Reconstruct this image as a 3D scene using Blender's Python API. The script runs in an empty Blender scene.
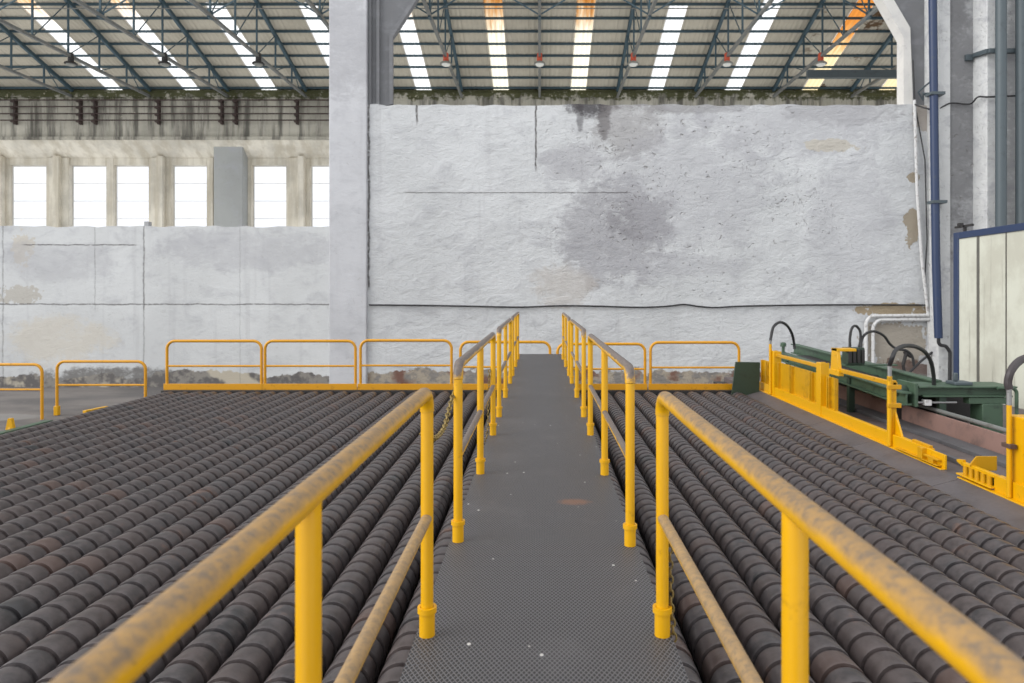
import bpy, bmesh, math, random
from mathutils import Vector, Matrix
random.seed(7)
PI = math.pi
F, VX, HY, CZ = 700.0, 539.6, 294.0, 3.10      # focal length (px), straight-ahead point in the frame, eye height (m)
scene = bpy.context.scene
COL = scene.collection

def P(x, y, Y):
    """point in the hall seen at photo position (x, y) at distance Y"""
    return Vector(((x - VX) * Y / F, Y, CZ + (HY - y) * Y / F))
def PX(x, y, X):
    """point seen at photo position (x, y) in the upright plane at side distance X"""
    Y = X * F / (x - VX)
    return Vector((X, Y, CZ + (HY - y) * Y / F))

# ------------------------------------------------------------------ node helpers
class NT:
    def __init__(self, name):
        self.mat = bpy.data.materials.new(name); self.mat.use_nodes = True
        self.t = self.mat.node_tree; self.t.nodes.clear()
        self.out = self.t.nodes.new('ShaderNodeOutputMaterial')
    def n(self, typ, props=None, **inp):
        nd = self.t.nodes.new('ShaderNode' + typ)
        for k, v in (props or {}).items(): setattr(nd, k, v)
        for k, v in inp.items():
            key = int(k[1:]) if k[0] == '_' else k.replace('__', ' ')
            s = nd.inputs[key]
            if hasattr(v, 'links'): self.t.links.new(v, s)
            else:
                if isinstance(v, tuple) and len(v) == 3 and s.type == 'RGBA': v = v + (1,)
                s.default_value = v
        return nd
    def math(self, op, a, b=0.0, clamp=False):
        return self.n('Math', {'operation': op, 'use_clamp': clamp}, _0=a, _1=b).outputs[0]
    def pos(self): return self.n('NewGeometry').outputs['Position']
    def objc(self): return self.n('TexCoord').outputs['Object']
    def noise(self, vec, scale, detail=4, rough=.55, dist=0.0):
        return self.n('TexNoise', None, Vector=vec, Scale=scale, Detail=detail, Roughness=rough, Distortion=dist).outputs['Fac']
    def scale(self, vec, s): return self.n('Mapping', None, Vector=vec, Scale=s).outputs[0]
    def rng(self, v, a, b, c=0.0, d=1.0):
        return self.n('MapRange', {'interpolation_type': 'SMOOTHSTEP'}, _0=v, _1=a, _2=b, _3=c, _4=d).outputs[0]
    def mix(self, f, a, b):
        m = self.n('Mix', {'data_type': 'RGBA'}); 
        for i, v in ((0, f), (6, a), (7, b)):
            s = m.inputs[i]
            if hasattr(v, 'links'): self.t.links.new(v, s)
            else: s.default_value = (v + (1,)) if isinstance(v, tuple) and len(v) == 3 else v
        return m.outputs[2]
    def bump(self, h, strength=.5, dist=.02, normal=None):
        b = self.n('Bump', None, Strength=strength, Distance=dist, Height=h)
        if normal is not None: self.t.links.new(normal, b.inputs['Normal'])
        return b.outputs[0]
    def done(self, color, rough=.6, metal=0.0, normal=None, spec=.5):
        p = self.n('BsdfPrincipled', None, Base__Color=color, Roughness=rough, Metallic=metal)
        p.inputs['Specular IOR Level'].default_value = spec
        if normal is not None: self.t.links.new(normal, p.inputs['Normal'])
        self.t.links.new(p.outputs[0], self.out.inputs[0])
        return self.mat

def lin(r, g, b):
    f = lambda c: c / 12.92 if c <= .04045 else ((c + .055) / 1.055) ** 2.4
    return (f(r / 255), f(g / 255), f(b / 255))

# ------------------------------------------------------------------ materials
def paint(name, col, dark=None, rough=.45, amount=.25, scale=6, metal=0.0, bump=.1):
    t = NT(name); o = t.pos()
    n = t.noise(o, scale, 6, .65)
    c = t.mix(t.rng(n, .62 - amount * .3, .78), col, dark or tuple(v * .45 for v in col))
    n2 = t.noise(o, scale * 9, 3)
    return t.done(c, t.math('ADD', t.math('MULTIPLY', n2, .25), rough - .12), metal, t.bump(n2, bump, .004))

def worn_yellow(name, lo, hi, tan, grey):
    """yellow paint whose upper side hands have worn to bare metal"""
    t = NT(name); o = t.pos()
    nz = t.n('SeparateXYZ', None, Vector=t.n('NewGeometry').outputs['Normal']).outputs[2]
    big = t.noise(t.scale(o, (1, .45, 1)), 14, 6, .7)
    f = t.math('ADD', t.math('MULTIPLY', nz, .55), t.math('MULTIPLY', big, .75))
    mask = t.rng(f, lo, hi)
    spots = t.noise(o, 42, 5, .7)
    under = t.mix(t.rng(spots, .34, .72), tan, grey)
    yel = t.mix(t.rng(spots, .66, .76), lin(214, 160, 0), lin(146, 106, 18))
    c = t.mix(mask, yel, under)
    r = t.math('ADD', t.math('MULTIPLY', mask, .16), .34)
    return t.done(c, r, 0.0, t.bump(spots, .12, .003))

M = {}
M['yellow'] = paint('yellow enamel', lin(216, 161, 0), lin(150, 108, 8), .36, .05, 7)
M['yellow_old'] = paint('aged yellow enamel', lin(200, 146, 4), lin(120, 92, 28), .40, .25, 9)
M['ochre'] = paint('ochre fence paint', lin(212, 150, 18), lin(140, 98, 28), .42, .2, 8)
M['rail_near'] = worn_yellow('worn near handrail', .26, .78, lin(160, 126, 76), lin(108, 94, 80))
M['rail_far'] = worn_yellow('worn far handrail', .38, .62, lin(112, 100, 92), lin(82, 76, 76))
M['rail_mid'] = worn_yellow('worn knee rail', .12, .5, lin(162, 132, 90), lin(124, 106, 84))
M['joint'] = paint('dark grey board joint', lin(96, 94, 88), lin(70, 68, 64), .8, .3, 4)  # dark grey for the strips between the door boards
M['amber'] = paint('dull amber sheet', lin(196, 146, 8), lin(150, 112, 20), .36, .4, 4)
M['green'] = paint('green machine paint', lin(68, 90, 72), lin(40, 50, 42), .5, .4, 5)
M['green_dark'] = paint('dark green machine paint', lin(44, 62, 50), lin(32, 38, 34), .55, .4, 5)
M['teal'] = paint('teal roof steel paint', lin(58, 80, 90), lin(44, 56, 62), .55, .3, 4)
M['chord'] = paint('grey chord steel', lin(112, 114, 112), lin(80, 76, 70), .55, .4, 4)
M['navy'] = paint('navy pipe paint', lin(38, 54, 86), lin(62, 70, 80), .45, .25, 5)
M['slate_pipe'] = paint('slate pipe paint', lin(76, 86, 91), lin(62, 70, 74), .5, .3, 4)
M['white_pipe'] = paint('white pipe paint', lin(205, 205, 205), lin(120, 112, 105), .5, .45, 10)
M['rubber'] = paint('black rubber', lin(44, 44, 46), lin(30, 30, 30), .55, .1, 20)
M['hose_red'] = paint('ribbed dark hose', lin(62, 56, 58), lin(40, 38, 40), .55, .1, 20)
M['steel'] = paint('bare steel', lin(150, 150, 150), lin(96, 92, 90), .4, .3, 20, .6)
M['black'] = paint('blackened steel', lin(44, 42, 42), lin(30, 28, 28), .6, .2, 8)
M['rust_dark'] = paint('dark rusted steel', lin(86, 66, 58), lin(56, 44, 40), .7, .4, 8)
M['rust_pipe'] = paint('rust brown conduit', lin(66, 52, 48), lin(44, 36, 34), .7, .4, 8)
M['red_rust'] = paint('red primer plate', lin(136, 108, 100), lin(98, 82, 78), .7, .5, 3)
M['lamp_red'] = paint('orange red lamp cap', lin(196, 78, 48), lin(140, 60, 40), .5, .2, 8)
M['lamp_grey'] = paint('grey lamp shade', lin(132, 132, 126), lin(100, 98, 92), .5, .2, 8)
M['lamp_white'] = paint('opal lamp glass', lin(226, 226, 220), lin(205, 205, 196), .3, .1, 8)
M['brass_chain'] = paint('worn chain', lin(132, 112, 62), lin(66, 60, 50), .45, .5, 60, .4)

def roller_mat():
    t = NT('dark ribbed roller steel'); o = t.objc()
    rnd = t.n('ObjectInfo').outputs['Random']
    off = t.n('CombineXYZ', None, X=t.math('MULTIPLY', rnd, 37.0), Y=t.math('MULTIPLY', rnd, 91.0), Z=0.0).outputs[0]
    v = t.n('VectorMath', {'operation': 'ADD'}, _0=o, _1=off).outputs[0]
    n1 = t.noise(v, 1.3, 5, .6); n2 = t.noise(v, 9, 6, .65); n3 = t.noise(v, 45, 4, .6)
    c = t.mix(t.rng(n2, .3, .7), lin(60, 57, 59), lin(88, 82, 83))
    c = t.mix(t.rng(t.math('ADD', n1, t.math('MULTIPLY', n2, .5)), .88, 1.02), c, lin(108, 82, 70))
    c = t.mix(t.rng(t.math('ADD', n1, t.math('MULTIPLY', n2, .3)), .56, .44), c, lin(50, 51, 54))
    ring = t.math('FLOOR', t.math('DIVIDE', t.math('SUBTRACT', t.n('SeparateXYZ', None, Vector=o).outputs[1], .02), .215))
    wn = t.n('TexWhiteNoise', {'noise_dimensions': '2D'}, Vector=t.n('CombineXYZ', None, X=ring, Y=rnd).outputs[0]).outputs['Value']
    c = t.mix(t.rng(wn, .0, 1.0, .0, .38), c, lin(84, 70, 66))               # every ring has browned a little differently
    c = t.mix(t.rng(wn, .95, .98, 0, .32), c, lin(108, 80, 68))
    r = t.math('ADD', t.math('MULTIPLY', n2, .3), .24)
    return t.done(c, r, .25, t.bump(n3, .15, .006), .6)
M['roller'] = roller_mat()

def deck_mat():
    t = NT('diamond tread plate'); o = t.pos()
    s = t.n('SeparateXYZ', None, Vector=o)
    u = t.math('DIVIDE', s.outputs[0], .0205); w = t.math('DIVIDE', s.outputs[1], .036)
    def ln(e):
        fr = t.math('FRACT', t.math('ADD', e, 400.0))
        return t.rng(t.math('ABSOLUTE', t.math('SUBTRACT', fr, .5)), .06, .2, 1.0, 0.0)
    grid = t.math('MAXIMUM', ln(t.math('ADD', u, w)), ln(t.math('SUBTRACT', u, w)))
    n = t.noise(o, 2.2, 6, .6); n2 = t.noise(o, 30, 4)
    c = t.mix(grid, lin(40, 40, 43), lin(102, 101, 104))
    c = t.mix(t.rng(n, .5, .75, 0, .4), c, lin(98, 96, 98))
    c = t.mix(t.rng(n2, .62, .75, 0, .3), c, lin(62, 60, 60))
    vo = t.n('TexVoronoi', None, Vector=t.scale(o, (1, .7, 1)), Scale=7.0).outputs['Distance']
    c = t.mix(t.rng(vo, .04, .075, .9, 0), c, lin(205, 203, 200))          # crumbs of plaster
    dx = t.math('DIVIDE', t.math('SUBTRACT', s.outputs[0], .25), .16)
    dy = t.math('DIVIDE', t.math('SUBTRACT', s.outputs[1], 5.05), .10)
    d = t.math('ADD', t.math('ADD', t.math('MULTIPLY', dx, dx), t.math('MULTIPLY', dy, dy)), t.math('MULTIPLY', n2, .9))
    c = t.mix(t.rng(d, .5, 1.3, .55, 0), c, lin(138, 96, 70))                # rust mark
    return t.done(c, .5, .15, t.bump(grid, .5, .003), .5)
M['deck'] = deck_mat()

def plaster(name, col, spots=(), pits=1.0, joints=(), peel=None, rough=.85, stain=.5, bump=1.0, coarse=1.0):
    """whitewashed masonry; spots: (x, z, rx, rz, colour, strength, ragged)"""
    t = NT(name); o = t.pos(); s = t.n('SeparateXYZ', None, Vector=o); X, Z = s.outputs[0], s.outputs[2]
    n1 = t.noise(o, .35, 6, .6); n2 = t.noise(t.scale(o, (.8, 1, 1.3)), 1.7, 9, .66, .4); n3 = t.noise(t.scale(o, (1, 1, 1.5)), 6.5, 7, .68)
    c = t.mix(t.rng(n1, .35, .68), col, tuple(v * .88 for v in col))
    c = t.mix(t.rng(n2, .47, .72, 0, stain), c, lin(168, 169, 174))
    vs = t.noise(t.scale(o, (2.4, 1, .12)), 1.4, 5, .6)
    c = t.mix(t.rng(vs, .56, .75, 0, stain * .5), c, lin(165, 165, 168))
    rag = t.noise(o, 1.1, 9, .72); rag2 = t.noise(o, 3.2, 6, .65)
    grain = t.math('ADD', t.math('MULTIPLY', n2, .55), t.math('MULTIPLY', n3, .45))
    for (cx, cz, rx, rz, sc, st, rg) in spots:
        dx = t.math('DIVIDE', t.math('SUBTRACT', X, cx), rx); dz = t.math('DIVIDE', t.math('SUBTRACT', Z, cz), rz)
        d = t.math('ADD', t.math('MULTIPLY', dx, dx), t.math('MULTIPLY', dz, dz))
        d = t.math('ADD', d, t.math('MULTIPLY', t.math('SUBTRACT', rag2 if rg > 2 else rag, .5), rg * 2))
        if rg > 2: f = t.rng(d, .85, 1.0, st, 0)
        else:
            f = t.rng(d, .1, 1.5, 1, 0)
            f = t.math('MULTIPLY', t.rng(t.math('ADD', f, t.math('MULTIPLY', t.math('SUBTRACT', grain, .5), 2.6)), .3, 1.0), st)
            f = t.math('MULTIPLY', f, t.rng(d, 1.2, 1.9, 1, 0))
        c = t.mix(f, c, sc)
    if peel:
        z0, amp, cols = peel
        e = t.math('SUBTRACT', t.math('ADD', z0, t.math('MULTIPLY', t.math('SUBTRACT', t.noise(t.scale(o, (.8, 1, 1)), .9, 7, .65), .5), amp)), Z)
        pc = t.mix(t.rng(rag2, .42, .58), cols[0], cols[1])
        pc = t.mix(t.rng(t.noise(o, .8, 4), .52, .6), pc, cols[2])
        c = t.mix(t.rng(e, -.02, .03), c, pc)
    warp = t.n('VectorMath', {'operation': 'ADD'}, _0=t.scale(o, (1, 1, 1.3)), _1=t.n('TexNoise', None, Vector=o, Scale=2.2, Detail=3.0).outputs['Color']).outputs[0]
    vo = t.n('TexVoronoi', None, Vector=warp, Scale=2.3 * coarse).outputs['Distance']
    vo2 = t.n('TexVoronoi', None, Vector=warp, Scale=6.0 * coarse).outputs['Distance']
    where = t.rng(t.noise(o, .5, 5, .6), .44, .62)
    if isinstance(pits, tuple):                                              # pits gather in one broad patch of the wall
        px, pz, prx, prz, pits = pits
        ex = t.math('DIVIDE', t.math('SUBTRACT', X, px), prx); ez = t.math('DIVIDE', t.math('SUBTRACT', Z, pz), prz)
        reg = t.rng(t.math('ADD', t.math('ADD', t.math('MULTIPLY', ex, ex), t.math('MULTIPLY', ez, ez)), t.math('MULTIPLY', t.math('SUBTRACT', n1, .5), 3.0)), .2, 1.5, 1, .12)
        pits = t.math('MULTIPLY', reg, pits)
    pit = t.math('MAXIMUM', t.math('MULTIPLY', t.rng(vo, .05, .17, 1, 0), t.rng(n1, .36, .52)), t.math('MULTIPLY', t.rng(vo2, .1, .26, 1, 0), where))
    pit = t.math('MULTIPLY', pit, pits, True)
    c = t.mix(t.math('MULTIPLY', pit, .5), c, lin(134, 129, 124))
    h = t.math('ADD', t.math('MULTIPLY', n2, 1.0), t.math('MULTIPLY', n3, .42))
    h = t.math('SUBTRACT', h, t.math('MULTIPLY', pit, .7))
    for (axis, at, wd, st, lo, hi) in joints:
        a, b_ = (X, Z) if axis == 'x' else (Z, X)
        k = t.math('ADD', t.math('SUBTRACT', a, at), t.math('MULTIPLY', t.math('SUBTRACT', rag2, .5), wd * 3))
        f = t.rng(t.math('ABSOLUTE', k), wd * .2, wd, st, 0)
        f = t.math('MULTIPLY', f, t.rng(n3, .34, .5, .35, 1))
        f = t.math('MULTIPLY', f, t.math('MULTIPLY', t.rng(b_, lo - .3, lo), t.rng(b_, hi, hi + .3, 1, 0)))
        c = t.mix(f, c, lin(88, 85, 84)); h = t.math('SUBTRACT', h, t.math('MULTIPLY', f, .4))
    return t.done(c, rough, 0, t.bump(h, .5 * bump, .09), .25)

WY = 23.3
q = WY / F
def wx(x): return (x - VX) * q
def wz(y): return CZ + (HY - y) * q
SMUT = lin(72, 69, 72); HAZE = lin(172, 172, 177); TAN = lin(160, 150, 134); GREY = lin(128, 126, 124)
M['wall_right'] = plaster('whitewashed rough brick', lin(209, 211, 213), [
    (wx(592), wz(105), .95, .5, SMUT, .9, 1.1), (wx(604), wz(118), .26, .9, SMUT, .75, .9), (wx(580), wz(114), .16, .6, SMUT, .6, .9), (wx(628), wz(128), 1.4, 1.2, lin(142, 138, 138), .55, 1.1),
    (wx(690), wz(106), 2.6, .3, lin(130, 127, 128), .6, .9), (wx(850), wz(112), 2.4, .55, lin(150, 148, 150), .5, 1.0),
    (wx(612), wz(232), 2.3, 2.1, lin(142, 140, 146), .6, 1.1), (wx(640), wz(218), 1.3, .9, lin(120, 117, 122), .5, 1.1), (wx(560), wz(285), 1.3, .9, lin(186, 180, 174), .6, 1.0),
    (wx(575), wz(165), 1.4, .8, lin(160, 158, 164), .45, 1.0), (wx(690), wz(185), 2.9, 2.5, HAZE, .5, 1.1), (wx(800), wz(125), 4.2, 1.2, HAZE, .5, 1.1), (wx(850), wz(230), 1.8, 3.2, HAZE, .4, 1.1),
    (wx(830), wz(145), 1.0, .22, lin(190, 184, 172), .8, 2.2), (wx(650), wz(265), 3.5, .5, HAZE, .5, 1.1),
    (wx(912), wz(226), .28, .62, TAN, 1, 2.4), (wx(913), wz(178), .2, .16, TAN, 1, 2.4), (wx(924), wz(115), .4, .5, lin(170, 160, 150), .8, 2.1),
    (wx(893), wz(310), 1.25, .22, lin(158, 142, 116), .95, 2.2), (wx(895), wz(345), 1.15, .85, lin(166, 158, 146), .95, 2.4),
    (wx(905), wz(372), 1.1, .4, lin(112, 92, 84), .9, 2.4)],
    pits=(wx(695), wz(190), 5.2, 4.0, .9), joints=[('x', wx(536), .045, .9, wz(165), 20), ('x', wx(417), .05, .9, wz(118), 20), ('z', wz(193), .03, .6, wx(410), wx(625)), ('x', wx(368.5), .06, .9, wz(285), wz(104))],
    peel=(.55, 1.7, (lin(136, 132, 128), lin(170, 160, 145), lin(122, 92, 82))), bump=1.6)
M['wall_left'] = plaster('whitewashed smooth render', lin(210, 212, 213), [
    (wx(18), wz(294), .75, .3, lin(184, 180, 172), .85, 2.6), (wx(22), wz(248), .35, .7, lin(198, 191, 178), .7, 3.0),
    (wx(250), wz(250), 3.6, .8, HAZE, .45, 1.1), (wx(60), wz(262), 2.4, .8, HAZE, .4, 1.1), (wx(120), wz(378), 3.2, .42, lin(112, 110, 108), .9, 1.1), (wx(60), wz(340), 2.0, .9, lin(204, 198, 186), .7, 1.0)],
    pits=.25, joints=[('x', wx(144), .04, .65, wz(305), 9), ('x', wx(144), .04, .4, 0, wz(305)), ('x', wx(95), .03, .35, wz(305), 9), ('x', wx(3), .04, .45, 0, 9), ('x', wx(240), .02, .3, 0, 9), ('z', wz(304.5), .035, .75, -40, wx(372)), ('z', wz(245), .03, .8, wx(28), wx(132))],
    peel=(.42, 1.5, (lin(104, 101, 100), lin(140, 136, 130), lin(186, 178, 162))), bump=.5)
M['pier'] = plaster('whitewashed concrete pier', lin(200, 201, 205), [(wx(345), wz(40), 1.6, 2.2, lin(168, 168, 172), .6, .8)], pits=.5, stain=.5, bump=.45, coarse=2.0)
M['pier_grey'] = plaster('grey rendered pier', lin(166, 167, 169), [(13.6, 9, .9, 5, lin(120, 120, 122), .8, 1.1), (13.5, 14, .6, 3, lin(118, 118, 120), .7, 1.1)], pits=.9, stain=1.0, bump=1.4, coarse=1.6)
M['pier_white'] = plaster('limewashed pier and lit side', lin(208, 209, 209), [(15.3, 9, .9, 8, lin(142, 142, 144), .7, 1.1)], pits=.8, stain=.9, bump=1.4, coarse=1.6)
M['frame_grey'] = plaster('grey concrete frame', lin(122, 123, 126), [], pits=.3, stain=.2, bump=.3)
M['frame_white'] = plaster('white concrete frame', lin(222, 220, 216), [], pits=.4, stain=.3, bump=.3)

def facade_mat(name, base, dirt, moss, z_top, streak=.8):
    t = NT(name); o = t.pos(); Z = t.n('SeparateXYZ', None, Vector=o).outputs[2]
    n = t.noise(o, .5, 8, .65); st = t.noise(t.scale(o, (1.8, 1, .16)), 1.3, 7, .65); n3 = t.noise(o, 3, 6, .65)
    c = t.mix(t.rng(n, .38, .66), base, tuple(v * .7 for v in base))
    c = t.mix(t.rng(st, .42, .64, 0, streak), c, dirt)
    up = t.math('ADD', t.rng(Z, z_top - 1.2, z_top, -.35, .22), n3)
    c = t.mix(t.rng(up, .52, .66, 0, .95), c, moss)
    c = t.mix(t.rng(n3, .63, .7, 0, .7), c, lin(214, 206, 188))
    return t.done(c, .9, 0, t.bump(n3, .4, .05), .2)
M['band'] = facade_mat('mossy stained eaves beam', lin(190, 186, 173), lin(92, 90, 84), lin(74, 76, 48), 13.55, .9)
M['facade'] = facade_mat('pale stained facade', lin(226, 220, 206), lin(178, 168, 148), lin(205, 196, 170), 30.0, .55)
M['facade_col'] = plaster('grey facade column', lin(168, 170, 168), [], pits=.4, stain=.7, bump=.5)

def floor_mat():
    t = NT('dusty concrete floor'); o = t.pos(); s = t.n('SeparateXYZ', None, Vector=o)
    n = t.noise(t.scale(o, (.5, 1, 1)), .6, 7, .62); n2 = t.noise(o, 4, 6, .65)
    c = t.mix(t.rng(n, .4, .62), lin(116, 111, 108), lin(94, 91, 90))
    c = t.mix(t.rng(n2, .62, .74), c, lin(142, 138, 134))
    dx = t.math('DIVIDE', t.math('ADD', s.outputs[0], 14.0), 1.6); dy = t.math('DIVIDE', t.math('SUBTRACT', s.outputs[1], 17.6), .6)
    d = t.math('ADD', t.math('ADD', t.math('MULTIPLY', dx, dx), t.math('MULTIPLY', dy, dy)), t.math('MULTIPLY', n2, .8))
    c = t.mix(t.rng(d, 1.0, 1.4, 0.3, 0), c, lin(160, 160, 158))             # spilt lime
    return t.done(c, .8, 0, t.bump(n2, .3, .03), .3)
M['floor'] = floor_mat()
M['apron'] = paint('grey steel apron', lin(88, 84, 87), lin(70, 66, 68), .55, .6, 2)
M['plinth'] = paint('brown dusty steel bed', lin(98, 88, 86), lin(76, 69, 68), .7, .6, 2)
M['strip'] = paint('dark grey guide strip', lin(86, 86, 89), lin(66, 66, 68), .6, .4, 4)

def roof_mat():
    t = NT('fibre cement roof sheet'); o = t.pos()
    n = t.noise(o, .4, 6, .6); n2 = t.noise(t.scale(o, (2.5, .3, .3)), 1.2, 5)
    c = t.mix(t.rng(n, .35, .7), lin(194, 187, 171), lin(176, 169, 154))
    c = t.mix(t.rng(n2, .55, .8, 0, .35), c, lin(160, 150, 132))
    s = t.n('SeparateXYZ', None, Vector=o)
    sx = t.math('FRACT', t.math('ADD', t.math('MULTIPLY', s.outputs[0], 1.0), 100.0))
    c = t.mix(t.rng(t.math('ABSOLUTE', t.math('SUBTRACT', sx, .5)), .0, .05, .35, 0), c, lin(140, 132, 118))
    k = t.noise(o, .9, 6, .6)
    far = t.math('MULTIPLY', t.rng(k, .60, .66), t.rng(s.outputs[0], 11, 14))
    c = t.mix(far, c, lin(96, 76, 56))
    return t.done(c, .85, 0, None, .2)
M['roof'] = roof_mat()
def sky_mat(name, col, top, zt):
    t = NT(name); o = t.pos(); Z = t.n('SeparateXYZ', None, Vector=o).outputs[2]
    st = t.noise(t.scale(o, (6, .5, .5)), 1.5, 5)
    f = t.rng(t.math('ADD', Z, t.math('MULTIPLY', st, 1.2)), zt, zt + 1.0)
    c = t.mix(f, col, top)
    tr = t.n('BsdfTranslucent', None, Color=c); tp = t.n('BsdfTransparent', None, Color=c)
    mx = t.n('MixShader', None, _0=.55, _1=tr.outputs[0], _2=tp.outputs[0])
    t.t.links.new(mx.outputs[0], t.out.inputs[0]); return t.mat
WHITE = (.98, .98, .98); CREAM = (.95, .86, .66); ORANGE = (.88, .60, .30); BROWN = (.36, .2, .09)
M['sky_white'] = sky_mat('clear roof light sheet', WHITE, WHITE, 60)
M['sky_dirty'] = sky_mat('roof light sheet stained at the top', WHITE, ORANGE, 15.75)
M['sky_mid'] = sky_mat('roof light sheet half stained', (.98, .95, .86), (.66, .40, .17), 15.45)
M['sky_orange'] = sky_mat('orange stained roof light sheet', CREAM, (.82, .5, .22), 14.9)
def glass_mat():
    t = NT('dusty window glass')
    tr = t.n('BsdfTranslucent', None, Color=(.95, .96, .97)); tp = t.n('BsdfTransparent', None, Color=(.97, .98, 1.0))
    mx = t.n('MixShader', None, _0=.94, _1=tr.outputs[0], _2=tp.outputs[0])
    t.t.links.new(mx.outputs[0], t.out.inputs[0]); return t.mat
M['glass'] = glass_mat()
def door_mat():
    t = NT('cream sheet door boards'); o = t.pos()
    n = t.noise(o, .9, 7, .65); st = t.noise(t.scale(o, (1, 3, .15)), 1.6, 6, .65)
    c = t.mix(t.rng(n, .4, .65), lin(198, 199, 186), lin(182, 181, 168))
    c = t.mix(t.rng(st, .56, .74, 0, .8), c, lin(128, 124, 114))
    return t.done(c, .7, 0, t.bump(st, .2, .02), .3)
M['door'] = door_mat()

# ------------------------------------------------------------------ mesh helpers
def box(bm, x0, x1, y0, y1, z0, z1):
    vs = [bm.verts.new((x, y, z)) for x in (x0, x1) for y in (y0, y1) for z in (z0, z1)]
    for f in ((0, 1, 3, 2), (4, 6, 7, 5), (0, 4, 5, 1), (2, 3, 7, 6), (0, 2, 6, 4), (1, 5, 7, 3)):
        bm.faces.new([vs[i] for i in f])
    return bm
def frame_of(d):
    d = d.normalized(); up = Vector((0, 0, 1)) if abs(d.z) < .95 else Vector((1, 0, 0))
    a = d.cross(up).normalized(); return a, a.cross(d).normalized()
def bar(bm, a, b, w, h):
    """square bar from a to b, w across and h upright"""
    a, b = Vector(a), Vector(b); s, u = frame_of(b - a)
    vs = [bm.verts.new(p + s * i * w / 2 + u * j * h / 2) for p in (a, b) for i, j in ((-1, -1), (1, -1), (1, 1), (-1, 1))]
    for f in ((3, 2, 1, 0), (4, 5, 6, 7), (0, 1, 5, 4), (1, 2, 6, 5), (2, 3, 7, 6), (3, 0, 4, 7)):
        bm.faces.new([vs[i] for i in f])
    return bm
def tube(bm, pts, r, seg=14, cap=True):
    pts = [Vector(p) for p in pts]; n = len(pts); rings = []
    d0 = (pts[1] - pts[0]).normalized(); a, b = frame_of(d0); prev = d0
    for i, p in enumerate(pts):
        d = (pts[min(i + 1, n - 1)] - pts[max(i - 1, 0)]).normalized()
        rot = prev.rotation_difference(d); a = rot @ a; b = rot @ b; prev = d
        rr = r[i] if isinstance(r, (list, tuple)) else r
        rings.append([bm.verts.new(p + (a * math.cos(t * 2 * PI / seg) + b * math.sin(t * 2 * PI / seg)) * rr) for t in range(seg)])
    for i in range(n - 1):
        for t in range(seg):
            bm.faces.new((rings[i][t], rings[i][(t + 1) % seg], rings[i + 1][(t + 1) % seg], rings[i + 1][t]))
    if cap:
        bm.faces.new(rings[0][::-1]); bm.faces.new(rings[-1])
    return bm
def fillet(pts, r, n=7):
    pts = [Vector(p) for p in pts]; out = [pts[0]]
    for i in range(1, len(pts) - 1):
        a, c, b = pts[i - 1], pts[i], pts[i + 1]
        u, v = (a - c).normalized(), (b - c).normalized(); ang = u.angle(v)
        d = min(r / math.tan(ang / 2), (a - c).length * .49, (b - c).length * .49)
        p, q_ = c + u * d, c + v * d; rr = d * math.tan(ang / 2)
        o = c + (u + v).normalized() * (rr / math.sin(ang / 2))
        e1, e2 = p - o, q_ - o; tot = e1.angle(e2); ax = e1.cross(e2).normalized()
        for k in range(n + 1): out.append(o + Matrix.Rotation(tot * k / n, 3, ax) @ e1)
    return out + [pts[-1]]
def spline(pts, n=8):
    pts = [Vector(p) for p in pts]; out = []
    for i in range(len(pts) - 1):
        p0, p1, p2, p3 = pts[max(i - 1, 0)], pts[i], pts[i + 1], pts[min(i + 2, len(pts) - 1)]
        for k in range(n):
            t = k / n
            out.append(.5 * ((2 * p1) + (p2 - p0) * t + (2 * p0 - 5 * p1 + 4 * p2 - p3) * t * t + (3 * p1 - p0 - 3 * p2 + p3) * t ** 3))
    return out + [pts[-1]]
def prism(bm, poly, axis, a, b):
    """polygon of 2-D points pushed from a to b along axis"""
    def v(p, t): return {'x': (t, p[0], p[1]), 'y': (p[0], t, p[1]), 'z': (p[0], p[1], t)}[axis]
    A = [bm.verts.new(v(p, a)) for p in poly]; B = [bm.verts.new(v(p, b)) for p in poly]; n = len(poly)
    bm.faces.new(A); bm.faces.new(B[::-1])
    for i in range(n): bm.faces.new((A[i], B[i], B[(i + 1) % n], A[(i + 1) % n]))
    return bm
def lathe(bm, prof, origin, axis, seg=24):
    """prof: (distance along axis, radius)"""
    o = Vector(origin); ax = Vector(axis).normalized(); a, b = frame_of(ax)
    rings = [[bm.verts.new(o + ax * s + (a * math.cos(t * 2 * PI / seg) + b * math.sin(t * 2 * PI / seg)) * r) for t in range(seg)] for s, r in prof]
    for i in range(len(rings) - 1):
        for t in range(seg):
            bm.faces.new((rings[i][t], rings[i][(t + 1) % seg], rings[i + 1][(t + 1) % seg], rings[i + 1][t]))
    bm.faces.new(rings[0][::-1]); bm.faces.new(rings[-1]); return bm
def nb(): return bmesh.new()
def obj(name, bm, mat, parent=None, bevel=0, angle=35, label=None):
    bmesh.ops.recalc_face_normals(bm, faces=bm.faces)
    me = bpy.data.meshes.new(name); bm.to_mesh(me); bm.free()
    if not isinstance(mat, (list, tuple)): mat = [mat]
    for m in mat: me.materials.append(M[m])
    me.shade_smooth(); me.set_sharp_from_angle(angle=math.radians(angle))
    o = bpy.data.objects.new(name, me); COL.objects.link(o)
    if bevel:
        b = o.modifiers.new('edge', 'BEVEL'); b.width = bevel; b.segments = 2; b.limit_method = 'ANGLE'; b.harden_normals = False
    if parent is not None:
        o.parent = parent; o.matrix_parent_inverse = Matrix.Translation(parent.location).inverted()
    if label: o['label'] = label
    return o
def tag(o, label, cat, group=None, kind=None):
    o['label'] = label; o['category'] = cat
    if group: o['group'] = group
    if kind: o['kind'] = kind
    return o
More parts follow.
